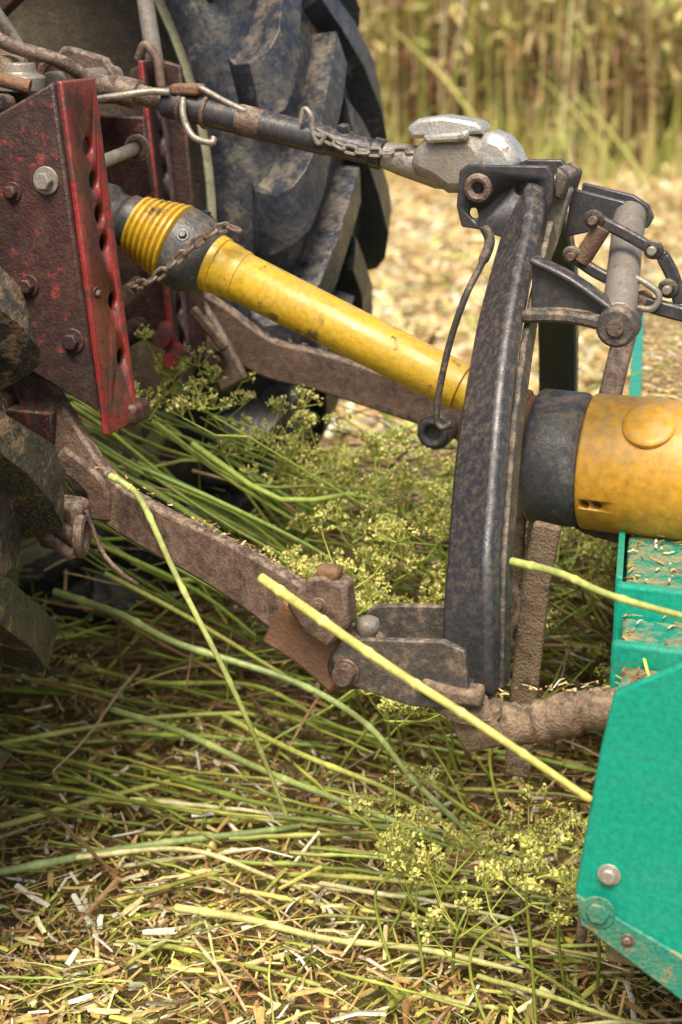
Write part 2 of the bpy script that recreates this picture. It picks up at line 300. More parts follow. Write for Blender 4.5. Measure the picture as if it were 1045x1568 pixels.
# ------------------------------------------------------------------ pto shaft
PS=empty('pto_drive_shaft'); D0=V((-.907,y,.845)); dd=V((.327,0,-.134)).normalized(); q=lambda t:D0+dd*t
revolve('tractor_shield_tube',q(0),dd,[(-.20,.033),(-.18,.036),(-.17,.030),(-.155,.030),(-.15,.036),(-.135,.036),(-.12,.030)],BLKP,PS,32,.002)
pr=[]
for i in range(7):
    t=-.135+i*.0095; R=.041+.0024*i
    pr+=[(t,R-.006),(t+.0025,R),(t+.006,R),(t+.0085,R-.005)]
revolve('ribbed_cone',q(0),dd,[(-.137,.02),(-.136,.035)]+pr+[(-.068,.046)],YEL,PS,48)
revolve('black_bearing_collar',q(0),dd,[(-.069,.047),(-.067,.055),(-.045,.055),(-.030,.050),(-.015,.041),(-.012,.034)],BLKP,PS,48,.001)
for an in (.6,1.8,3.2,4.6):
    u,w=frame(dd); r=u*math.cos(an)+w*math.sin(an); bolt('collar_screw_%d'%int(an*10),q(-.05)+r*.054,r,.006,.005,BLKM,PS)
revolve('tube_collar',q(0),dd,[(-.02,.034),(-.018,.0395),(-.004,.0395),(-.003,.037),(.012,.037),(.014,.0355),(.03,.0350),(.031,.032)],YEL,PS,48,.001)
revolve('outer_guard_tube',q(0),dd,[(.025,.0315),(.03,.0335),(.18,.0325),(.36,.0310)],YEL,PS,48,.001)
revolve('inner_guard_tube',q(0),dd,[(.36,.027),(.47,.027)],YEL,PS,40,.001)
revolve('joint_collar',q(0),dd,[(.425,.030),(.43,.036),(.445,.037),(.447,.033),(.465,.037),(.467,.030),(.50,.030)],RUSTO,PS,32,.002)
chain('guard_chain',[(-1.01,1.96,.826),(-.98,1.95,.832),(-.948,1.955,.855),(-.915,1.965,.885),(-.885,1.985,.905),(-.862,2.0,.898)],RUST,PS,.015,.0026)
# ------------------------------------------------------------------ mower with mast
M=empty('flail_mower')
revolve('gearbox_guard_rim',(-.475,2.03,.628),(1,0,-.02),[(0,.068),(.001,.082),(.006,.086),(.060,.086),(.064,.083),(.070,.08)],BLKP,M,64,.0015)
o=revolve('gearbox_guard',(-.4045,2.03,.6267),(1,0,-.02),[(0,.0835),(.002,.0865),(.055,.0875),(.11,.088),(.22,.088),(.222,.05)],YELO,M,64,.0015)
cut(o,[((-.392,1.9,.585),(-.392,2.0,.60),.0065),((-.377,1.9,.586),(-.377,2.0,.60),.0075)])
cyl('guard_inner',(-.40,2.03,.6267),(-.19,2.03,.6227),.075,CAST,M)
an=math.radians(52); nr=V((0,-math.cos(an),math.sin(an)))
revolve('guard_ear',V((-.322,2.03,.625))+nr*.083,nr,[(0,.033),(.0055,.033),(.0075,.031),(.0085,.026),(.0085,.0)],YELO,M,48,.0,caps=False)
box('gearbox',(-.25,1.95,.52),(.1,2.11,.72),GRND,M,.02)
nearleg=[(-.484,1.99,.955),(-.481,1.95,.925),(-.478,1.85,.835),(-.469,1.76,.734),(-.460,1.70,.637),(-.452,1.66,.56),(-.448,1.65,.462)]
sweep('mast_leg_near',nearleg,.064,.026,BLKM,M,axis=(.30,1,.45),bev=.007)
sweep('mast_leg_web',[(x+.031,yy+.022,z) for x,yy,z in nearleg[1:]],.008,.03,BLKD,M,axis=(.0,1,.2),bev=.002)
farleg=[(-.49,2.09,.94),(-.495,2.2,.85),(-.51,2.30,.73),(-.52,2.36,.63),(-.53,2.41,.48)]
sweep('mast_leg_far',farleg,.055,.022,BLKM,M,axis=(0,1,.3))
hp=[(-.570,.988),(-.560,.995),(-.462,.997),(-.454,.985),(-.454,.955),(-.466,.925),(-.50,.905),(-.545,.918),(-.566,.92),(-.573,.945)]
o=prism('mast_head_near',hp,1.985,1.995,BLKM,M,.002)
cut(o,[((-.494,1.9,.968),(-.494,2.1,.968),.008),((-.484,1.9,.969),(-.484,2.1,.969),.008),((-.551,1.9,.937),(-.551,2.1,.937),.007)])
prism('mast_head_far',hp,2.065,2.075,BLKM,M,.002)
torus('head_pin_boss',(-.545,1.982,.968),(0,1,0),.0125,.0055,RUST,M)
cyl('head_pin',(-.545,1.99,.968),(-.545,2.09,.968),.010,RUSTO,M)
prism('mast_side_plate',[(-.460,.985),(-.437,.967),(-.455,.90),(-.470,.86),(-.488,.87),(-.47,.93)],2.01,2.03,GREY,M,.003)
prism('mast_cap',[(-.452,.996),(-.436,.985),(-.444,.955),(-.455,.96)],1.990,2.075,BLKD,M,.004)
prism('brace_upper',[(-.445,.965),(-.38,.952),(-.360,.940),(-.353,.925),(-.36,.912),(-.40,.918),(-.45,.905)],2.045,2.055,BLKM,M,.002)
prism('brace_upper_far',[(-.445,.965),(-.38,.952),(-.360,.940),(-.353,.925),(-.36,.912),(-.45,.905)],2.11,2.12,BLKM,M,.002)
prism('arm_web',[(-.447,.905),(-.425,.898),(-.352,.862),(-.330,.850),(-.328,.832),(-.345,.822),(-.40,.842),(-.446,.836)],1.862,1.868,BLKM,M,.002)
sweep('arm_lower_flange',[(-.452,1.855,.842),(-.40,1.855,.845),(-.342,1.850,.838)],.014,.038,BLKD,M,bev=.004)
sweep('arm_upper_flange',[(-.447,1.865,.905),(-.40,1.865,.885),(-.345,1.860,.852)],.008,.03,BLKM,M,bev=.003)
cyl('arm_boss',(-.342,1.832,.838),(-.342,1.872,.838),.023,BLKD,M,bev=.004); cyl('arm_boss_bolt',(-.342,1.828,.838),(-.342,1.834,.838),.010,RUST,M)
cyl('adjust_tube',(-.344,1.86,.845),(-.374,2.06,.935),.0195,GREY,M)
cyl('adjust_tube_inner',(-.342,1.85,.84),(-.343,1.865,.847),.013,RUST,M)
sweep('link_bar_a',[(-.395,1.94,.945),(-.35,1.94,.925),(-.307,1.94,.902)],.014,.010,BLKM,M,bev=.003)
sweep('link_bar_b',[(-.418,1.94,.900),(-.395,1.94,.885),(-.372,1.94,.874)],.014,.010,BLKM,M,bev=.003)
sweep('link_bar_c',[(-.312,1.94,.905),(-.298,1.94,.88),(-.288,1.94,.850)],.016,.010,BLKM,M,bev=.003)
sweep('link_bar_d',[(-.345,1.93,.855),(-.31,1.93,.846),(-.27,1.93,.838)],.018,.012,BLKM,M,bev=.003)
cyl('link_spring',(-.407,1.94,.893),(-.383,1.94,.935),.011,RUSTO,M)
for i,c in enumerate(((-.392,.943),(-.322,.912),(-.416,.90),(-.302,.868),(-.33,.853))):
    torus('link_eye_%d'%i,(c[0],1.935,c[1]),(.1,1,.3),.008,.0045,BLKD,M); cyl('link_pin_%d'%i,(c[0],1.92,c[1]),(c[0],1.96,c[1]),.0055,GREY if i%2 else RUST,M)
tube('bent_clip',[(-.35,1.92,.885),(-.325,1.92,.875),(-.31,1.92,.862),(-.318,1.92,.846),(-.345,1.92,.848)],.004,GREY,M)
tube('hook_wire',[(-.522,1.93,.930),(-.515,1.93,.912),(-.521,1.92,.888),(-.535,1.90,.85),(-.552,1.90,.797),(-.563,1.90,.745),(-.568,1.90,.705),(-.562,1.90,.688),(-.548,1.90,.694)],.0042,BLKD,M,rf=lambda t:1.5 if t<.25 else 1)
hpl=[(-.590,.502),(-.580,.522),(-.555,.528),(-.464,.538),(-.440,.53),(-.432,.462),(-.50,.458),(-.56,.470),(-.584,.482)]
prism('hitch_cheek_near',hpl,1.590,1.600,BLKD,M,.002)
prism('hitch_cheek_far',[(x,z+.004) for x,z in hpl],1.690,1.700,BLKD,M,.002)
cyl('hitch_pin',(-.572,1.572,.488),(-.572,1.72,.488),.0115,RUST,M)
bolt('hitch_pin_head',(-.572,1.59,.488),(0,-1,0),.010,.012,RUST,M,False)
revolve('grease_ball',(-.562,1.63,.530),(0,0,1),[(-.012,.010),(-.006,.0135),(0,.0145),(.006,.012),(.009,.006)],GREY,M,20)
box('hitch_spacer',(-.50,1.60,.466),(-.44,1.69,.48),BLKM,M)
torus('toolbar_clamp',(-.447,1.63,.452),(.2,.1,1),.030,.012,MUD,M)
sweep('clamp_strap',[(-.485,1.60,.485),(-.455,1.595,.480),(-.420,1.60,.478)],.018,.03,MUD,M,bev=.006)
tube('front_toolbar',[(-.475,1.66,.455),(-.445,1.645,.440),(-.41,1.645,.428),(-.375,1.65,.432),(-.33,1.65,.452),(-.29,1.65,.462),(-.2,1.65,.473)],.024,MUD,M,seg=16,n=12,rf=lambda t:1+.05*math.sin(t*23)+.05*math.sin(t*51)+.04*math.sin(t*97))
sweep('toolbar_strap',[(-.445,1.62,.46),(-.43,1.61,.435),(-.42,1.62,.41)],.05,.012,MUD,M,bev=.005)
sweep('support_leg',[(-.462,2.08,.56),(-.478,2.1,.516),(-.488,2.1,.40),(-.497,2.1,.25)],.034,.016,MUD,M)
sweep('support_leg.001',[(-.508,2.12,.66),(-.517,2.1,.60),(-.519,2.1,.36)],.036,.016,MUD,M)
sweep('support_leg.002',[(-.425,1.90,.58),(-.436,1.90,.50),(-.446,1.90,.36),(-.452,1.90,.24)],.034,.014,MUD,M)
sweep('support_strap',[(-.388,2.2,.80),(-.396,2.15,.73),(-.408,2.1,.62)],.030,.012,RUST,M)
tube('twisted_hose',[(-.49,2.0,.46),(-.475,1.98,.43),(-.485,1.97,.40),(-.47,1.97,.37),(-.49,1.98,.34)],.007,RUST,M)
bolt('leg_bolt',(-.487,2.09,.36),(0,-1,0),.008,.01,RUST,M)
sweep('rear_stay',[(-.44,2.05,.56),(-.40,2.02,.545),(-.33,2.0,.54)],.02,.02,BLKM,M)
def fx(yy): return -.27-(yy-1.5)*.172
def deck(nm,y0,y1,z1,z0,mat,inset=0):
    vs=[(fx(y0)+inset,y0,z0),(1.4,y0,z0),(1.4,y1,z0),(fx(y1)+inset,y1,z0),(fx(y0)+inset,y0,z1),(1.4,y0,z1),(1.4,y1,z1),(fx(y1)+inset,y1,z1)]
    return mk(nm,vs,[[0,1,2,3],[4,5,6,7],[0,1,5,4],[1,2,6,5],[2,3,7,6],[3,0,4,7]],mat,M,.005)
deck('deck_front_tier',1.512,1.69,.497,.24,CHAF,.012)
deck('deck_lip_a',1.690,1.705,.522,.24,GRN)
deck('deck_mid_tier',1.705,1.79,.515,.24,GRND,.01)
deck('deck_lip_b',1.790,1.806,.553,.24,GRN)
deck('deck_main',1.806,2.42,.548,.24,GRND,.012)
deck('deck_lip_c',2.42,2.436,.565,.24,GRN)
deck('deck_rear_tier',2.436,3.55,.548,.24,CHAF,.012)
def strip(nm,y0,y1,z0,z1,t,mat,off=0):
    a,b=fx(y0)+off,fx(y1)+off
    mk(nm,[(a,y0,z0),(b,y1,z0),(b,y1,z1),(a,y0,z1),(a+t,y0,z0),(b+t,y1,z0),(b+t,y1,z1),(a+t,y0,z1)],[[0,1,2,3],[4,5,6,7],[0,1,5,4],[3,2,6,7],[0,3,7,4],[1,2,6,5]],mat,M,.002)
strip('front_edge_strip',1.808,3.55,.40,.556,.008,GRN)
strip('front_edge_flange',2.0,3.55,.5565,.561,.02,GRN)
prism('side_plate',[(-.263,.548),(-.198,.588),(0,.64),(.9,.64),(.9,.02),(.3,.02),(-.178,.225),(-.285,.292),(-.292,.327),(-.273,.49)],1.494,1.506,GRN,M,.003)
prism('side_plate_flange',[(-.272,.49),(-.262,.55),(-.252,.548),(-.262,.49),(-.280,.33),(-.291,.327)],1.5065,1.535,GRND,M,.002)
prism('skid_band',[(-.2895,.326),(-.18,.278),(.3,.07),(.3,.024),(-.178,.228),(-.284,.293)],1.488,1.4935,GRND,M,.002)
bolt('side_bolt',(-.258,1.494,.352),(0,-1,0),.008,.008,SILV,M,False)
bolt('side_bolt_b',(-.266,1.488,.311),(0,-1,0),.012,.006,GRND,M)
bolt('side_bolt_c',(-.235,1.488,.285),(0,-1,0),.005,.004,RUST,M)
cyl('skid_pin',(-.285,1.52,.30),(-.29,1.53,.25),.006,MUD,M)
# ------------------------------------------------------------------ ground
a20=math.radians(20); CA,SA=math.cos(a20),math.sin(a20)
def mound(x,y):
    w=1/(1+np.exp((x+.42)/.07)); w2=1/(1+np.exp(-(x+2.4)/.2))
    return .30*np.exp(-((y-2.66)/.30)**2)*w*w2+ .10*np.exp(-((y-2.7)/.5)**2-((x+.3)/.5)**2)
def gz(x,y):
    return mound(x,y)+.012*np.sin(x*9+1.3)*np.sin(y*8)+.006*np.sin(x*23+y*17)
def grid(xs,ys,zf):
    X,Yv=np.meshgrid(xs,ys); Zz=zf(X,Yv); vs=np.stack([X.ravel(),Yv.ravel(),Zz.ravel()],1); nx=len(xs); fs=[]
    for j in range(len(ys)-1):
        for i in range(nx-1):
            k=j*nx+i; fs.append([k,k+1,k+nx+1,k+nx])
    return vs,fs
xs=np.concatenate([[-300,-120,-50,-20,-10,-6],np.arange(-4,2.01,.05),[3,6,12,40,120,300]])
ys=np.concatenate([[-100,-30,-8,-2,0],np.arange(.6,4.6,.05),[5,6,8,10,14,20,40,100,400]])
m,nt,b,g=base('soil_and_chaff'); P=g.outputs['Position']
n1=noise(nt,P,3,3); n2=noise(nt,P,60,5,.75); n3=noise(nt,P,14,4,.7)
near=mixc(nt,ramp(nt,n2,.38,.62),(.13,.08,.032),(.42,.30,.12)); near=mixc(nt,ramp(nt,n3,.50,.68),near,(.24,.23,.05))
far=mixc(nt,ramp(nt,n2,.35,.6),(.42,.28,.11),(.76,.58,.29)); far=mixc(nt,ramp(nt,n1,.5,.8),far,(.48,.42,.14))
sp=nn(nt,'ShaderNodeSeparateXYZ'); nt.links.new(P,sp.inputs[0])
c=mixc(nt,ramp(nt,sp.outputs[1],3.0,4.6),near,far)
nt.links.new(c,b.inputs['Base Color']); b.inputs['Roughness'].default_value=.9
bp=nn(nt,'ShaderNodeBump'); bp.inputs['Distance'].default_value=.03; bp.inputs['Strength'].default_value=.8; nt.links.new(n2,bp.inputs['Height']); nt.links.new(bp.outputs[0],b.inputs['Normal'])
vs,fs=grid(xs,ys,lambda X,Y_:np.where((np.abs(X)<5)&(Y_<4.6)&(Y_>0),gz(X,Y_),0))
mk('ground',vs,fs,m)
# ------------------------------------------------------------------ bulk vegetation builders
def bulk(name,vs,fs,cols,mat):
    me=bpy.data.meshes.new(name); nv=len(vs); nf=len(fs)
    me.vertices.add(nv); me.vertices.foreach_set('co',np.asarray(vs,np.float32).ravel())
    me.loops.add(nf*4); me.loops.foreach_set('vertex_index',np.asarray(fs,np.int32).ravel())
    me.polygons.add(nf); me.polygons.foreach_set('loop_start',np.arange(nf,dtype=np.int32)*4)
    me.update(calc_edges=True); me.validate()
    at=me.color_attributes.new('Col','FLOAT_COLOR','POINT'); c=np.ones((nv,4),np.float32); c[:,:3]=cols
    at.data.foreach_set('color',c.ravel()); me.materials.append(mat)
    o=bpy.data.objects.new(name,me); sc.collection.objects.link(o); return o
def pick(pal,wt,n,j=.25):
    pal=np.array(pal); i=rng.choice(len(pal),n,p=np.array(wt)/sum(wt)); return np.clip(pal[i]*(1+rng.uniform(-j,j,(n,1)))*(1+rng.uniform(-.08,.08,(n,3))),0,1)
def chips(name,C,L,W,pal,wt,tilt=.35,az=None,mat=LITM):
    n=len(C); az=rng.uniform(0,2*np.pi,n) if az is None else az; ti=rng.normal(0,tilt,n)
    d=np.stack([np.cos(az)*np.cos(ti),np.sin(az)*np.cos(ti),np.sin(ti)],1)
    s=np.cross(d,np.array([0,0,1.])); s/=np.linalg.norm(s,axis=1)[:,None]; u=np.cross(s,d)
    ro=rng.normal(0,.5,n); s,u=s*np.cos(ro)[:,None]+u*np.sin(ro)[:,None], u*np.cos(ro)[:,None]-s*np.sin(ro)[:,None]
    L=L[:,None];W=W[:,None]; bend=rng.uniform(-.1,.15,(n,1))*L
    vv=np.stack([C-d*L/2-s*W/2,C-d*L/2+u*W*.35,C-d*L/2+s*W/2,C-s*W/2+u*bend,C+u*(W*.45+bend),C+s*W/2+u*bend,C+d*L/2-s*W*.4,C+d*L/2+u*W*.3,C+d*L/2+s*W*.4],1).reshape(-1,3)
    f=np.array([[0,1,4,3],[1,2,5,4],[3,4,7,6],[4,5,8,7]]); F=(f[None]+(np.arange(n)*9)[:,None,None]).reshape(-1,4)
    return bulk(name,vv,F,np.repeat(pick(pal,wt,n),9,0),mat)
def field(n,d0,d1,k=1.3,ad=.25,p=1.5):
    t=rng.uniform(0,1,n); D=(d0**(2-p)+(d1**(2-p)-d0**(2-p))*t)**(1/(2-p)); cx=rng.uniform(-1,1,n)*(.22*D*k+ad)
    return cx*CA-D*SA, cx*SA+D*CA
straw=[(.88,.74,.38),(.68,.47,.17),(.42,.24,.09),(.17,.10,.05),(.34,.37,.06),(.62,.60,.13),(.46,.24,.10),(.95,.90,.70)]
x,yv=field(38000,1.35,4.2,p=1.2); z=gz(x,yv)+rng.uniform(0,.045,len(x))
chips('straw_litter',np.stack([x,yv,z],1),rng.gamma(3,.0085,len(x)),rng.uniform(.0015,.0048,len(x)),straw,[2.2,3.4,3.4,1.8,2.8,2.8,1.6,1])
x,yv=field(7500,1.35,4.2,p=1.2); z=gz(x,yv)+rng.uniform(.02,.06,len(x))
chips('straw_litter.001',np.stack([x,yv,z],1),rng.gamma(3.5,.0095,len(x)),rng.uniform(.003,.0085,len(x)),straw,[3,3,1.4,.3,1.5,2,.8,2.8])
x,yv=field(24000,3.7,11.8,p=1.4)
chips('straw_litter_distant',np.stack([x,yv,rng.uniform(0,.05,len(x))],1),rng.gamma(4,.020,len(x)),rng.uniform(.007,.026,len(x)),[(.90,.72,.38),(.74,.54,.22),(.42,.26,.11),(.54,.52,.16),(.95,.88,.62)],[4,4,3,1.5,1.6])
n=5200; yv=rng.uniform(1.51,3.5,n); x=np.array([fx(v) for v in yv])+.012+rng.uniform(0,1,n)**1.4*.5
z=np.where(yv<1.69,.499,np.where(yv<1.705,.524,np.where(yv<1.79,.517,np.where(yv<1.806,.555,.550))))+rng.uniform(0,.006,n)
keep=(yv<1.69)|(yv>2.43)|(rng.uniform(0,1,n)<.25); C=np.stack([x,yv,z],1)[keep]
o=chips('deck_chaff',C,rng.gamma(3,.005,len(C)),rng.uniform(.0015,.004,len(C)),straw,[2,3,2,1,.6,.8,1.4,.8],.15); o.parent=M
C=[]
for i in range(110):
    t=random.random(); a,bq=random.choice([((-.95,1.75,.641),(-.66,1.635,.583)),((-.99,2.36,.69),(-.72,2.43,.605))])
    C.append([a[k]+(bq[k]-a[k])*t+random.gauss(0,.002 if k!=1 else .005) for k in range(3)])
for i in range(90):
    C.append([random.uniform(-.46,-.2),1.65+random.gauss(0,.010),0]); C[-1][2]=.458+(C[-1][0]+.41)*.19+.008
C=np.array(C); o=chips('link_chaff',C,rng.gamma(3,.003,len(C)),rng.uniform(.001,.003,len(C)),straw,[2,3,2,1,.6,.8,1,.8],.3); o.parent=T
def stems(name,paths,radii,cols,mat=STM,sides=5,taper=.5,nodes=0):
    vs=[];fs=[];cs=[]
    for P,r,c in zip(paths,radii,cols):
        P=np.asarray(P,float); n=len(P); b0=len(vs)
        T_=np.gradient(P,axis=0); T_/=np.linalg.norm(T_,axis=1)[:,None]+1e-9
        ref=np.array([0,0,1.]) if abs(T_[0,2])<.8 else np.array([1.,0,0])
        for k in range(n):
            nd=nodes and k%nodes==nodes//2
            u=np.cross(T_[k],ref); u/=np.linalg.norm(u)+1e-9; w=np.cross(u,T_[k]); rr=r*(1-taper*k/(n-1))
            if nd: rr*=1.2
            for i in range(sides):
                an=2*math.pi*i/sides; vs.append(P[k]+(u*math.cos(an)+w*math.sin(an))*rr)
                cs.append(np.clip(np.array(c)*(1.35 if nd else 1)*(1+.16*math.sin(k*.5+b0)),0,1))
        for k in range(n-1):
            for i in range(sides):
                j=(i+1)%sides; fs.append([b0+k*sides+i,b0+k*sides+j,b0+(k+1)*sides+j,b0+(k+1)*sides+i])
    o=bulk(name,np.array(vs),np.array(fs),np.array(cs),mat)
    o.data.polygons.foreach_set('use_smooth',[True]*len(o.data.polygons)); return o
def wander(p,az,L,n,arch=.0,curl=.25,ti=0):
    pts=[np.array(p,float)]; st=L/(n-1)
    for k in range(n-1):
        az+=random.gauss(0,curl); t=ti+arch*(1-2*k/(n-2) if n>2 else 0)+random.gauss(0,.05)
        pts.append(pts[-1]+st*np.array([math.cos(az)*math.cos(t),math.sin(az)*math.cos(t),math.sin(t)]))
    return pts
gp=[(.30,.38,.06),(.46,.50,.10),(.20,.25,.045),(.62,.56,.17),(.38,.24,.10),(.22,.13,.055),(.72,.58,.28),(.44,.24,.10)]
ps=[];rs=[];cl=[]
for i in range(2300):
    xx,yy=field(1,1.4,3.6,p=1.2); xx=xx[0];yy=yy[0]; L=random.uniform(.03,.18)
    p=wander((xx,yy,gz(xx,yy)+random.uniform(.01,.055)),random.gauss(0,.9)+random.choice((0,math.pi)),L,6,.12,.14)
    ps.append(p); rs.append(random.uniform(.0007,.0022)); cl.append(pick(gp,[3,2.6,2,2,2.6,2,2.8,1.2],1)[0])
stems('cut_grass_tangle',ps,rs,cl,sides=4)
ps=[];rs=[];cl=[]
for i in range(95):
    xx=random.uniform(-1.6,-.55); yy=random.uniform(1.85,2.45); L=random.uniform(.15,.5)
    ps.append(wander((xx,yy,gz(xx,yy)+random.uniform(.04,.08)),random.gauss(-.05,.25),L,20,.05,.02)); rs.append(random.uniform(.0018,.0042)); cl.append(pick([(.34,.42,.08),(.50,.54,.12),(.24,.31,.06),(.50,.34,.13),(.28,.16,.08)],[3,2,2.4,1.4,1.2],1)[0])
for i in range(60):
    xx=random.uniform(-1.2,-.2); yy=random.uniform(1.45,2.0); L=random.uniform(.08,.28)
    ps.append(wander((xx,yy,gz(xx,yy)+random.uniform(.03,.06)),random.gauss(0,.6),L,14,.05,.03)); rs.append(random.uniform(.0015,.0042)); cl.append(pick([(.60,.57,.17),(.40,.45,.10),(.78,.67,.34)],[2,2.5,2.5],1)[0])
stems('cut_stalks',ps,rs,cl,sides=7,taper=.3,nodes=8)
def stalk(nm,pts,r,c):
    P=[tuple(v) for v in catmull(pts,12)]
    stems(nm,[P],[r],[c],sides=10,taper=.4,nodes=11)
stalk('long_stalk',[(-1.21,2.07,.336),(-1.09,2.05,.322),(-.985,2.017,.304),(-.813,2.036,.262),(-.693,2.0,.232),(-.60,1.925,.198),(-.523,1.871,.176),(-.399,1.765,.152)],.0058,(.36,.45,.16))
stalk('long_stalk.001',[(-.667,1.58,.588),(-.60,1.545,.572),(-.536,1.517,.553),(-.47,1.490,.534),(-.413,1.468,.519),(-.345,1.469,.482),(-.279,1.486,.435)],.0060,(.70,.66,.18))
stalk('long_stalk.002',[(-.905,1.69,.650),(-.885,1.687,.643),(-.862,1.687,.622),(-.815,1.673,.543),(-.747,1.657,.435),(-.716,1.686,.327),(-.696,1.717,.228)],.0045,(.46,.52,.16))
stalk('long_stalk.003',[(-1.137,2.093,.146),(-.98,2.03,.156),(-.847,1.995,.138),(-.669,1.933,.136),(-.534,1.914,.12),(-.36,1.877,.12)],.0056,(.40,.49,.16))
stalk('long_stalk.004',[(-1.18,1.70,.06),(-1.122,1.734,.06),(-.986,1.854,.06),(-.834,1.959,.06),(-.787,1.992,.06)],.0066,(.35,.46,.16))
stalk('long_stalk.005',[(-.417,1.693,.60),(-.355,1.660,.604),(-.298,1.626,.60),(-.216,1.595,.598),(-.1,1.56,.60)],.0048,(.50,.57,.16))
stalk('long_stalk.006',[(-.858,1.732,.06),(-.75,1.722,.07),(-.648,1.726,.062),(-.52,1.738,.066),(-.399,1.740,.06)],.0056,(.70,.67,.25))
stalk('long_stalk.007',[(-1.189,1.846,.06),(-1.055,1.991,.07),(-.95,2.08,.08)],.005,(.50,.53,.12))
stalk('long_stalk.008',[(-1.35,1.98,.09),(-1.05,2.16,.12),(-.80,2.20,.12),(-.52,2.02,.10),(-.38,2.0,.09)],.0042,(.50,.55,.13))
stalk('long_stalk.009',[(-.95,2.10,.16),(-.80,2.02,.16),(-.62,1.96,.15),(-.50,1.88,.14),(-.36,1.84,.13)],.0046,(.54,.58,.14))
stalk('long_stalk.010',[(-1.05,1.80,.06),(-.90,1.86,.07),(-.74,1.84,.06),(-.60,1.86,.06)],.0040,(.80,.74,.34))
stalk('long_stalk.011',[(-1.30,2.25,.14),(-1.12,2.20,.15),(-.95,2.22,.16),(-.78,2.16,.14),(-.60,2.18,.12)],.0044,(.40,.48,.10))
# tangled windrow heap
ps=[];rs=[];cl=[]
for i in range(1250):
    xx=random.uniform(-1.9,-.35); yy=random.uniform(2.25,3.05); L=random.uniform(.08,.40)
    ps.append(wander((xx,yy,gz(xx,yy)+random.uniform(.0,.13)),random.uniform(-1.3,1.3)+random.choice((0,math.pi)),L,8,.25,.15,random.gauss(.0,.25))); rs.append(random.uniform(.0012,.0042)); cl.append(pick([(.26,.38,.06),(.42,.52,.09),(.14,.18,.04),(.36,.22,.12),(.20,.12,.07),(.62,.46,.28)],[3,3,1.5,2.8,2,2.2],1)[0])
for i in range(50):
    x0=random.uniform(-1.30,-.98); y0=random.uniform(1.98,2.2); z0=random.uniform(.43,.68)-(x0+1.3)*.3
    P=[V((x0,y0,z0)),V((x0+.12,y0+.04,z0-.07+random.gauss(0,.02))),V((x0+.24,y0+.12,z0-.16+random.gauss(0,.03))),V((x0+.31,y0+.18,z0-.24))]
    ps.append([tuple(v) for v in catmull(P,3)]); rs.append(random.uniform(.0022,.0055)); cl.append(pick([(.40,.52,.10),(.28,.38,.08),(.54,.58,.15),(.32,.20,.10)],[3,3,1.6,2.2],1)[0])
stems('windrow_heap',ps,rs,cl,sides=6)
def weeds(name,sites):
    ps=[];rs=[];cl=[];C=[]
    for (bx,by,tx,ty,tz,nb) in sites:
        b0=np.array([bx,by,gz(bx,by)-.02]); t=np.array([tx,ty,tz]); mid=(b0+t)/2+np.array([random.gauss(0,.03),random.gauss(0,.03),.05])
        P=[tuple(v) for v in catmull([V(b0),V(mid),V(t)],7)]; ps.append(P); rs.append(.0026); cl.append((.40,.50,.09))
        for j in range(nb):
            k=random.randint(6,14); s=np.array(P[k]); az=random.uniform(0,6.28); L=random.uniform(.04,.11); el=random.uniform(.3,1.2)
            e=s+L*np.array([math.cos(az)*math.cos(el),math.sin(az)*math.cos(el),math.sin(el)])
            if j==0: e=np.array(P[-1])+np.array([0,0,.01]); s=np.array(P[-1])
            else:
                m_=(s+e)/2+np.array([0,0,-.012]); ps.append([s,m_*.5+s*.5,m_,(m_+e)/2,e]); rs.append(.0016); cl.append((.56,.64,.12))
            R=random.uniform(.014,.030); nr_=random.randint(8,12)
            for q_ in range(nr_):
                a=random.uniform(0,6.28); ee=random.uniform(.15,1.4); tip=e+R*np.array([math.cos(a)*math.cos(ee),math.sin(a)*math.cos(ee),math.sin(ee)])
                ps.append([e,(e+tip)/2,tip]); rs.append(.0007); cl.append((.54,.58,.12))
                for w_ in range(7): C.append(tip+np.array([random.gauss(0,.0028) for _ in range(3)]))
    stems(name,ps,rs,cl,sides=4)
    C=np.array(C); n=len(C)
    o=chips(name+'_flowers',C,rng.uniform(.003,.006,n),rng.uniform(.0022,.0045,n),[(.66,.66,.15),(.84,.80,.26),(.44,.48,.10),(.60,.48,.20)],[3,2.6,1.8,1],1.0)
    o.parent=bpy.data.objects[name]; o.name='flowers'
S=[]
def clump(n,x0,x1,y0,y1,z0,z1,nb=5,lean=.22,back=.28):
    for i in range(n):
        tx=random.uniform(x0,x1);ty=random.uniform(y0,y1); S.append((tx+random.gauss(0,lean),ty+abs(random.gauss(back,.1)),tx,ty,random.uniform(z0,z1),random.randint(3,nb)))
clump(9,-1.12,-.95,2.05,2.2,.60,.68); clump(7,-1.0,-.8,2.1,2.3,.44,.56); clump(13,-.98,-.6,2.1,2.35,.32,.46); clump(10,-.78,-.58,2.1,2.4,.38,.52)
clump(12,-.85,-.52,2.0,2.2,.30,.42,5); clump(6,-.85,-.62,1.95,2.1,.38,.46,5,.1,.3); clump(8,-.75,-.50,1.9,2.1,.22,.36,5,.1,.2)
weeds('fennel_weeds',S)
S=[]; clump(4,-.60,-.50,1.70,1.8,.14,.20,4,.06,.05); clump(10,-.42,-.32,2.15,2.6,.25,.40); clump(4,-.37,-.31,1.56,1.68,.20,.30,4,.03,.05); clump(4,-.50,-.38,1.72,1.85,.14,.26,5,.06,.1)
weeds('fennel_weeds.001',S)
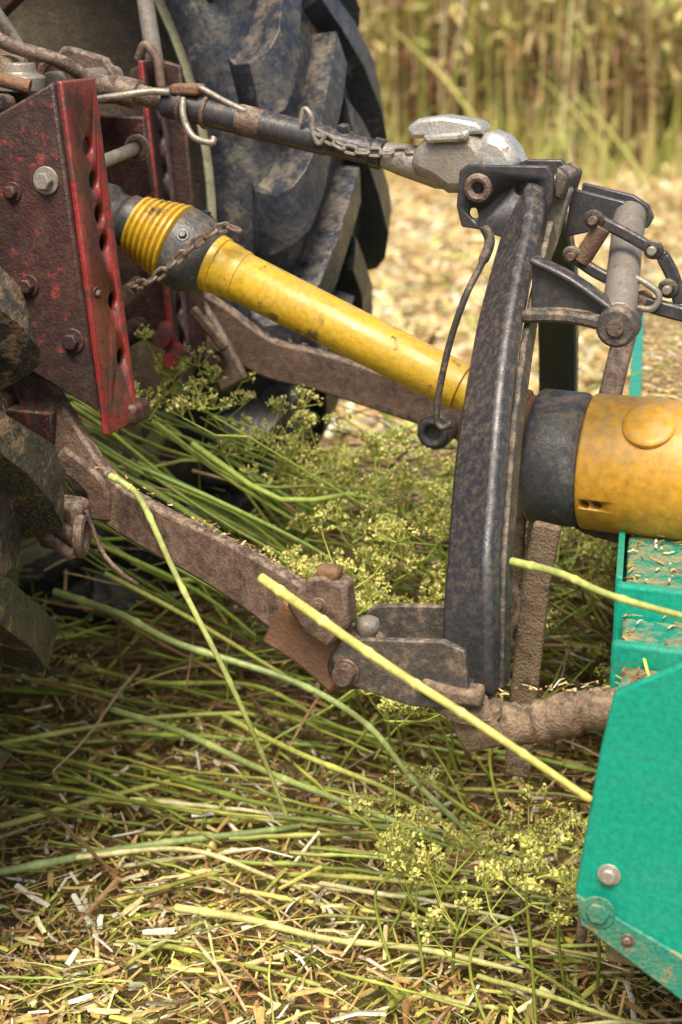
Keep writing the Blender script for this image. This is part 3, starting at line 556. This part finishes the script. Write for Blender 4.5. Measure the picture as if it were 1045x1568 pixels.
# ------------------------------------------------------------------ crop
def crop(name,n,d0,d1,w,h0,h1):
    D=d0+(d1-d0)*rng.uniform(0,1,n)**1.3; cx=rng.uniform(-w,w,n); x=cx*CA-D*SA; y_=cx*SA+D*CA
    H=rng.uniform(h0,h1,n)+.12*np.sin(cx*1.7)+.06*np.sin(cx*5.1); K=5
    r0=rng.uniform(.005,.017,n); ln=rng.normal(0,.09,(n,2)); col=pick([(.52,.53,.14),(.74,.60,.27),(.20,.11,.05),(.92,.80,.48),(.26,.32,.06)],[3,2.4,2.8,2.0,2.2],n)
    t=np.linspace(0,1,K)
    px=x[:,None]+ln[:,0,None]*t**1.5*H[:,None]; py=y_[:,None]+ln[:,1,None]*t**1.5*H[:,None]; pz=H[:,None]*t
    P=np.stack([px,py,pz],2); rr=r0[:,None]*(1-.6*t)
    tri=np.array([[math.cos(a),math.sin(a),0] for a in (0,2.09,4.19)])
    VV=(P[:,:,None,:]+tri[None,None]*rr[:,:,None,None]).reshape(-1,3)
    f=[[k*3+i,k*3+(i+1)%3,(k+1)*3+(i+1)%3,(k+1)*3+i] for k in range(K-1) for i in range(3)]
    F=(np.array(f)[None]+(np.arange(n)*K*3)[:,None,None]).reshape(-1,4)
    bulk(name,VV,F,np.repeat(col,K*3,0),CRM)
    m_=n*9; idx=rng.integers(0,n,m_); tt=rng.uniform(.06,1,m_)**.7
    C=np.stack([x[idx]+ln[idx,0]*tt**1.5*H[idx],y_[idx]+ln[idx,1]*tt**1.5*H[idx],H[idx]*tt],1)+rng.normal(0,.03,(m_,3))
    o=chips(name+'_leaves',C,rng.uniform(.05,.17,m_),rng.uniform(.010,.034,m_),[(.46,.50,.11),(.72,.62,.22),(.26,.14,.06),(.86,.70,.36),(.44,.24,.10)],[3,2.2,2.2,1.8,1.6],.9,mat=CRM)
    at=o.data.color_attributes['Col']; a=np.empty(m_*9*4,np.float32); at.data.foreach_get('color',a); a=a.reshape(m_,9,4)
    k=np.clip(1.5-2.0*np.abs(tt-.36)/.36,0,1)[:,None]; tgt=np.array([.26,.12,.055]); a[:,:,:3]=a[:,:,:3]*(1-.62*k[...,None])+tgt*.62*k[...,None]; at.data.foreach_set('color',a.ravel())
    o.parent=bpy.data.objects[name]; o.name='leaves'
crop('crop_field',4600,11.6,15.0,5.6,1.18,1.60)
ps=[];rs=[];cl=[]
for i in range(120):
    cx=random.uniform(-3.5,4.5); D=random.uniform(10.4,11.9); xx=cx*CA-D*SA; yy=cx*SA+D*CA
    for j in range(4):
        az=random.uniform(0,6.28); L=random.uniform(.2,.6); ti=random.uniform(.9,1.5); ps.append(wander((xx+random.gauss(0,.04),yy,0),az,L,5,.1,.1,ti)); rs.append(.013); cl.append(pick([(.42,.47,.10),(.66,.58,.22)],[1,1],1)[0])
for (x0,yy,s) in ((-2.35,9.5,1.),(-1.75,10.2,.6),(-2.0,10.6,.7)):
    ps.append([(x0,yy,0.02),(x0-.18*s,yy,.35*s),(x0-.48*s,yy,.70*s),(x0-.80*s,yy,.98*s)]); rs.append(.026); cl.append((.62,.62,.18))
stems('tall_grass',ps,rs,cl,sides=3,taper=.8,mat=CRM)
# ------------------------------------------------------------------ light, sky, camera
w=bpy.data.worlds.new('World'); sc.world=w; w.use_nodes=True; nt=w.node_tree; bg=nt.nodes['Background']
sky=nn(nt,'ShaderNodeTexSky',sky_type='NISHITA'); sky.sun_disc=False
el=math.radians(58); az_dir=V((.15,-.70,0)).normalized()   # horizontal direction towards the sun
sky.sun_elevation=el; sky.sun_rotation=math.atan2(az_dir.x,az_dir.y); sky.dust_density=4; sky.air_density=1.0
nt.links.new(sky.outputs[0],bg.inputs[0]); bg.inputs[1].default_value=.15
sd=bpy.data.lights.new('sun','SUN'); sd.energy=4.7; sd.angle=math.radians(30); sd.color=(1,.93,.80)
so=bpy.data.objects.new('sun',sd); sc.collection.objects.link(so)
dv=az_dir*math.cos(el)+V((0,0,math.sin(el))); so.rotation_euler=dv.to_track_quat('Z','Y').to_euler()
sc.view_settings.view_transform='Standard'; sc.view_settings.look='None'; sc.view_settings.exposure=0
cd=bpy.data.cameras.new('camera'); cd.sensor_width=36; cd.lens=58.89; cd.clip_end=1000; cd.clip_start=.05
cd.dof.use_dof=True; cd.dof.focus_distance=2.0; cd.dof.aperture_fstop=4.4
co=bpy.data.objects.new('camera',cd); sc.collection.objects.link(co); co.location=(0,0,1.2); co.rotation_euler=(math.radians(90-17.4),0,a20)
sc.camera=co
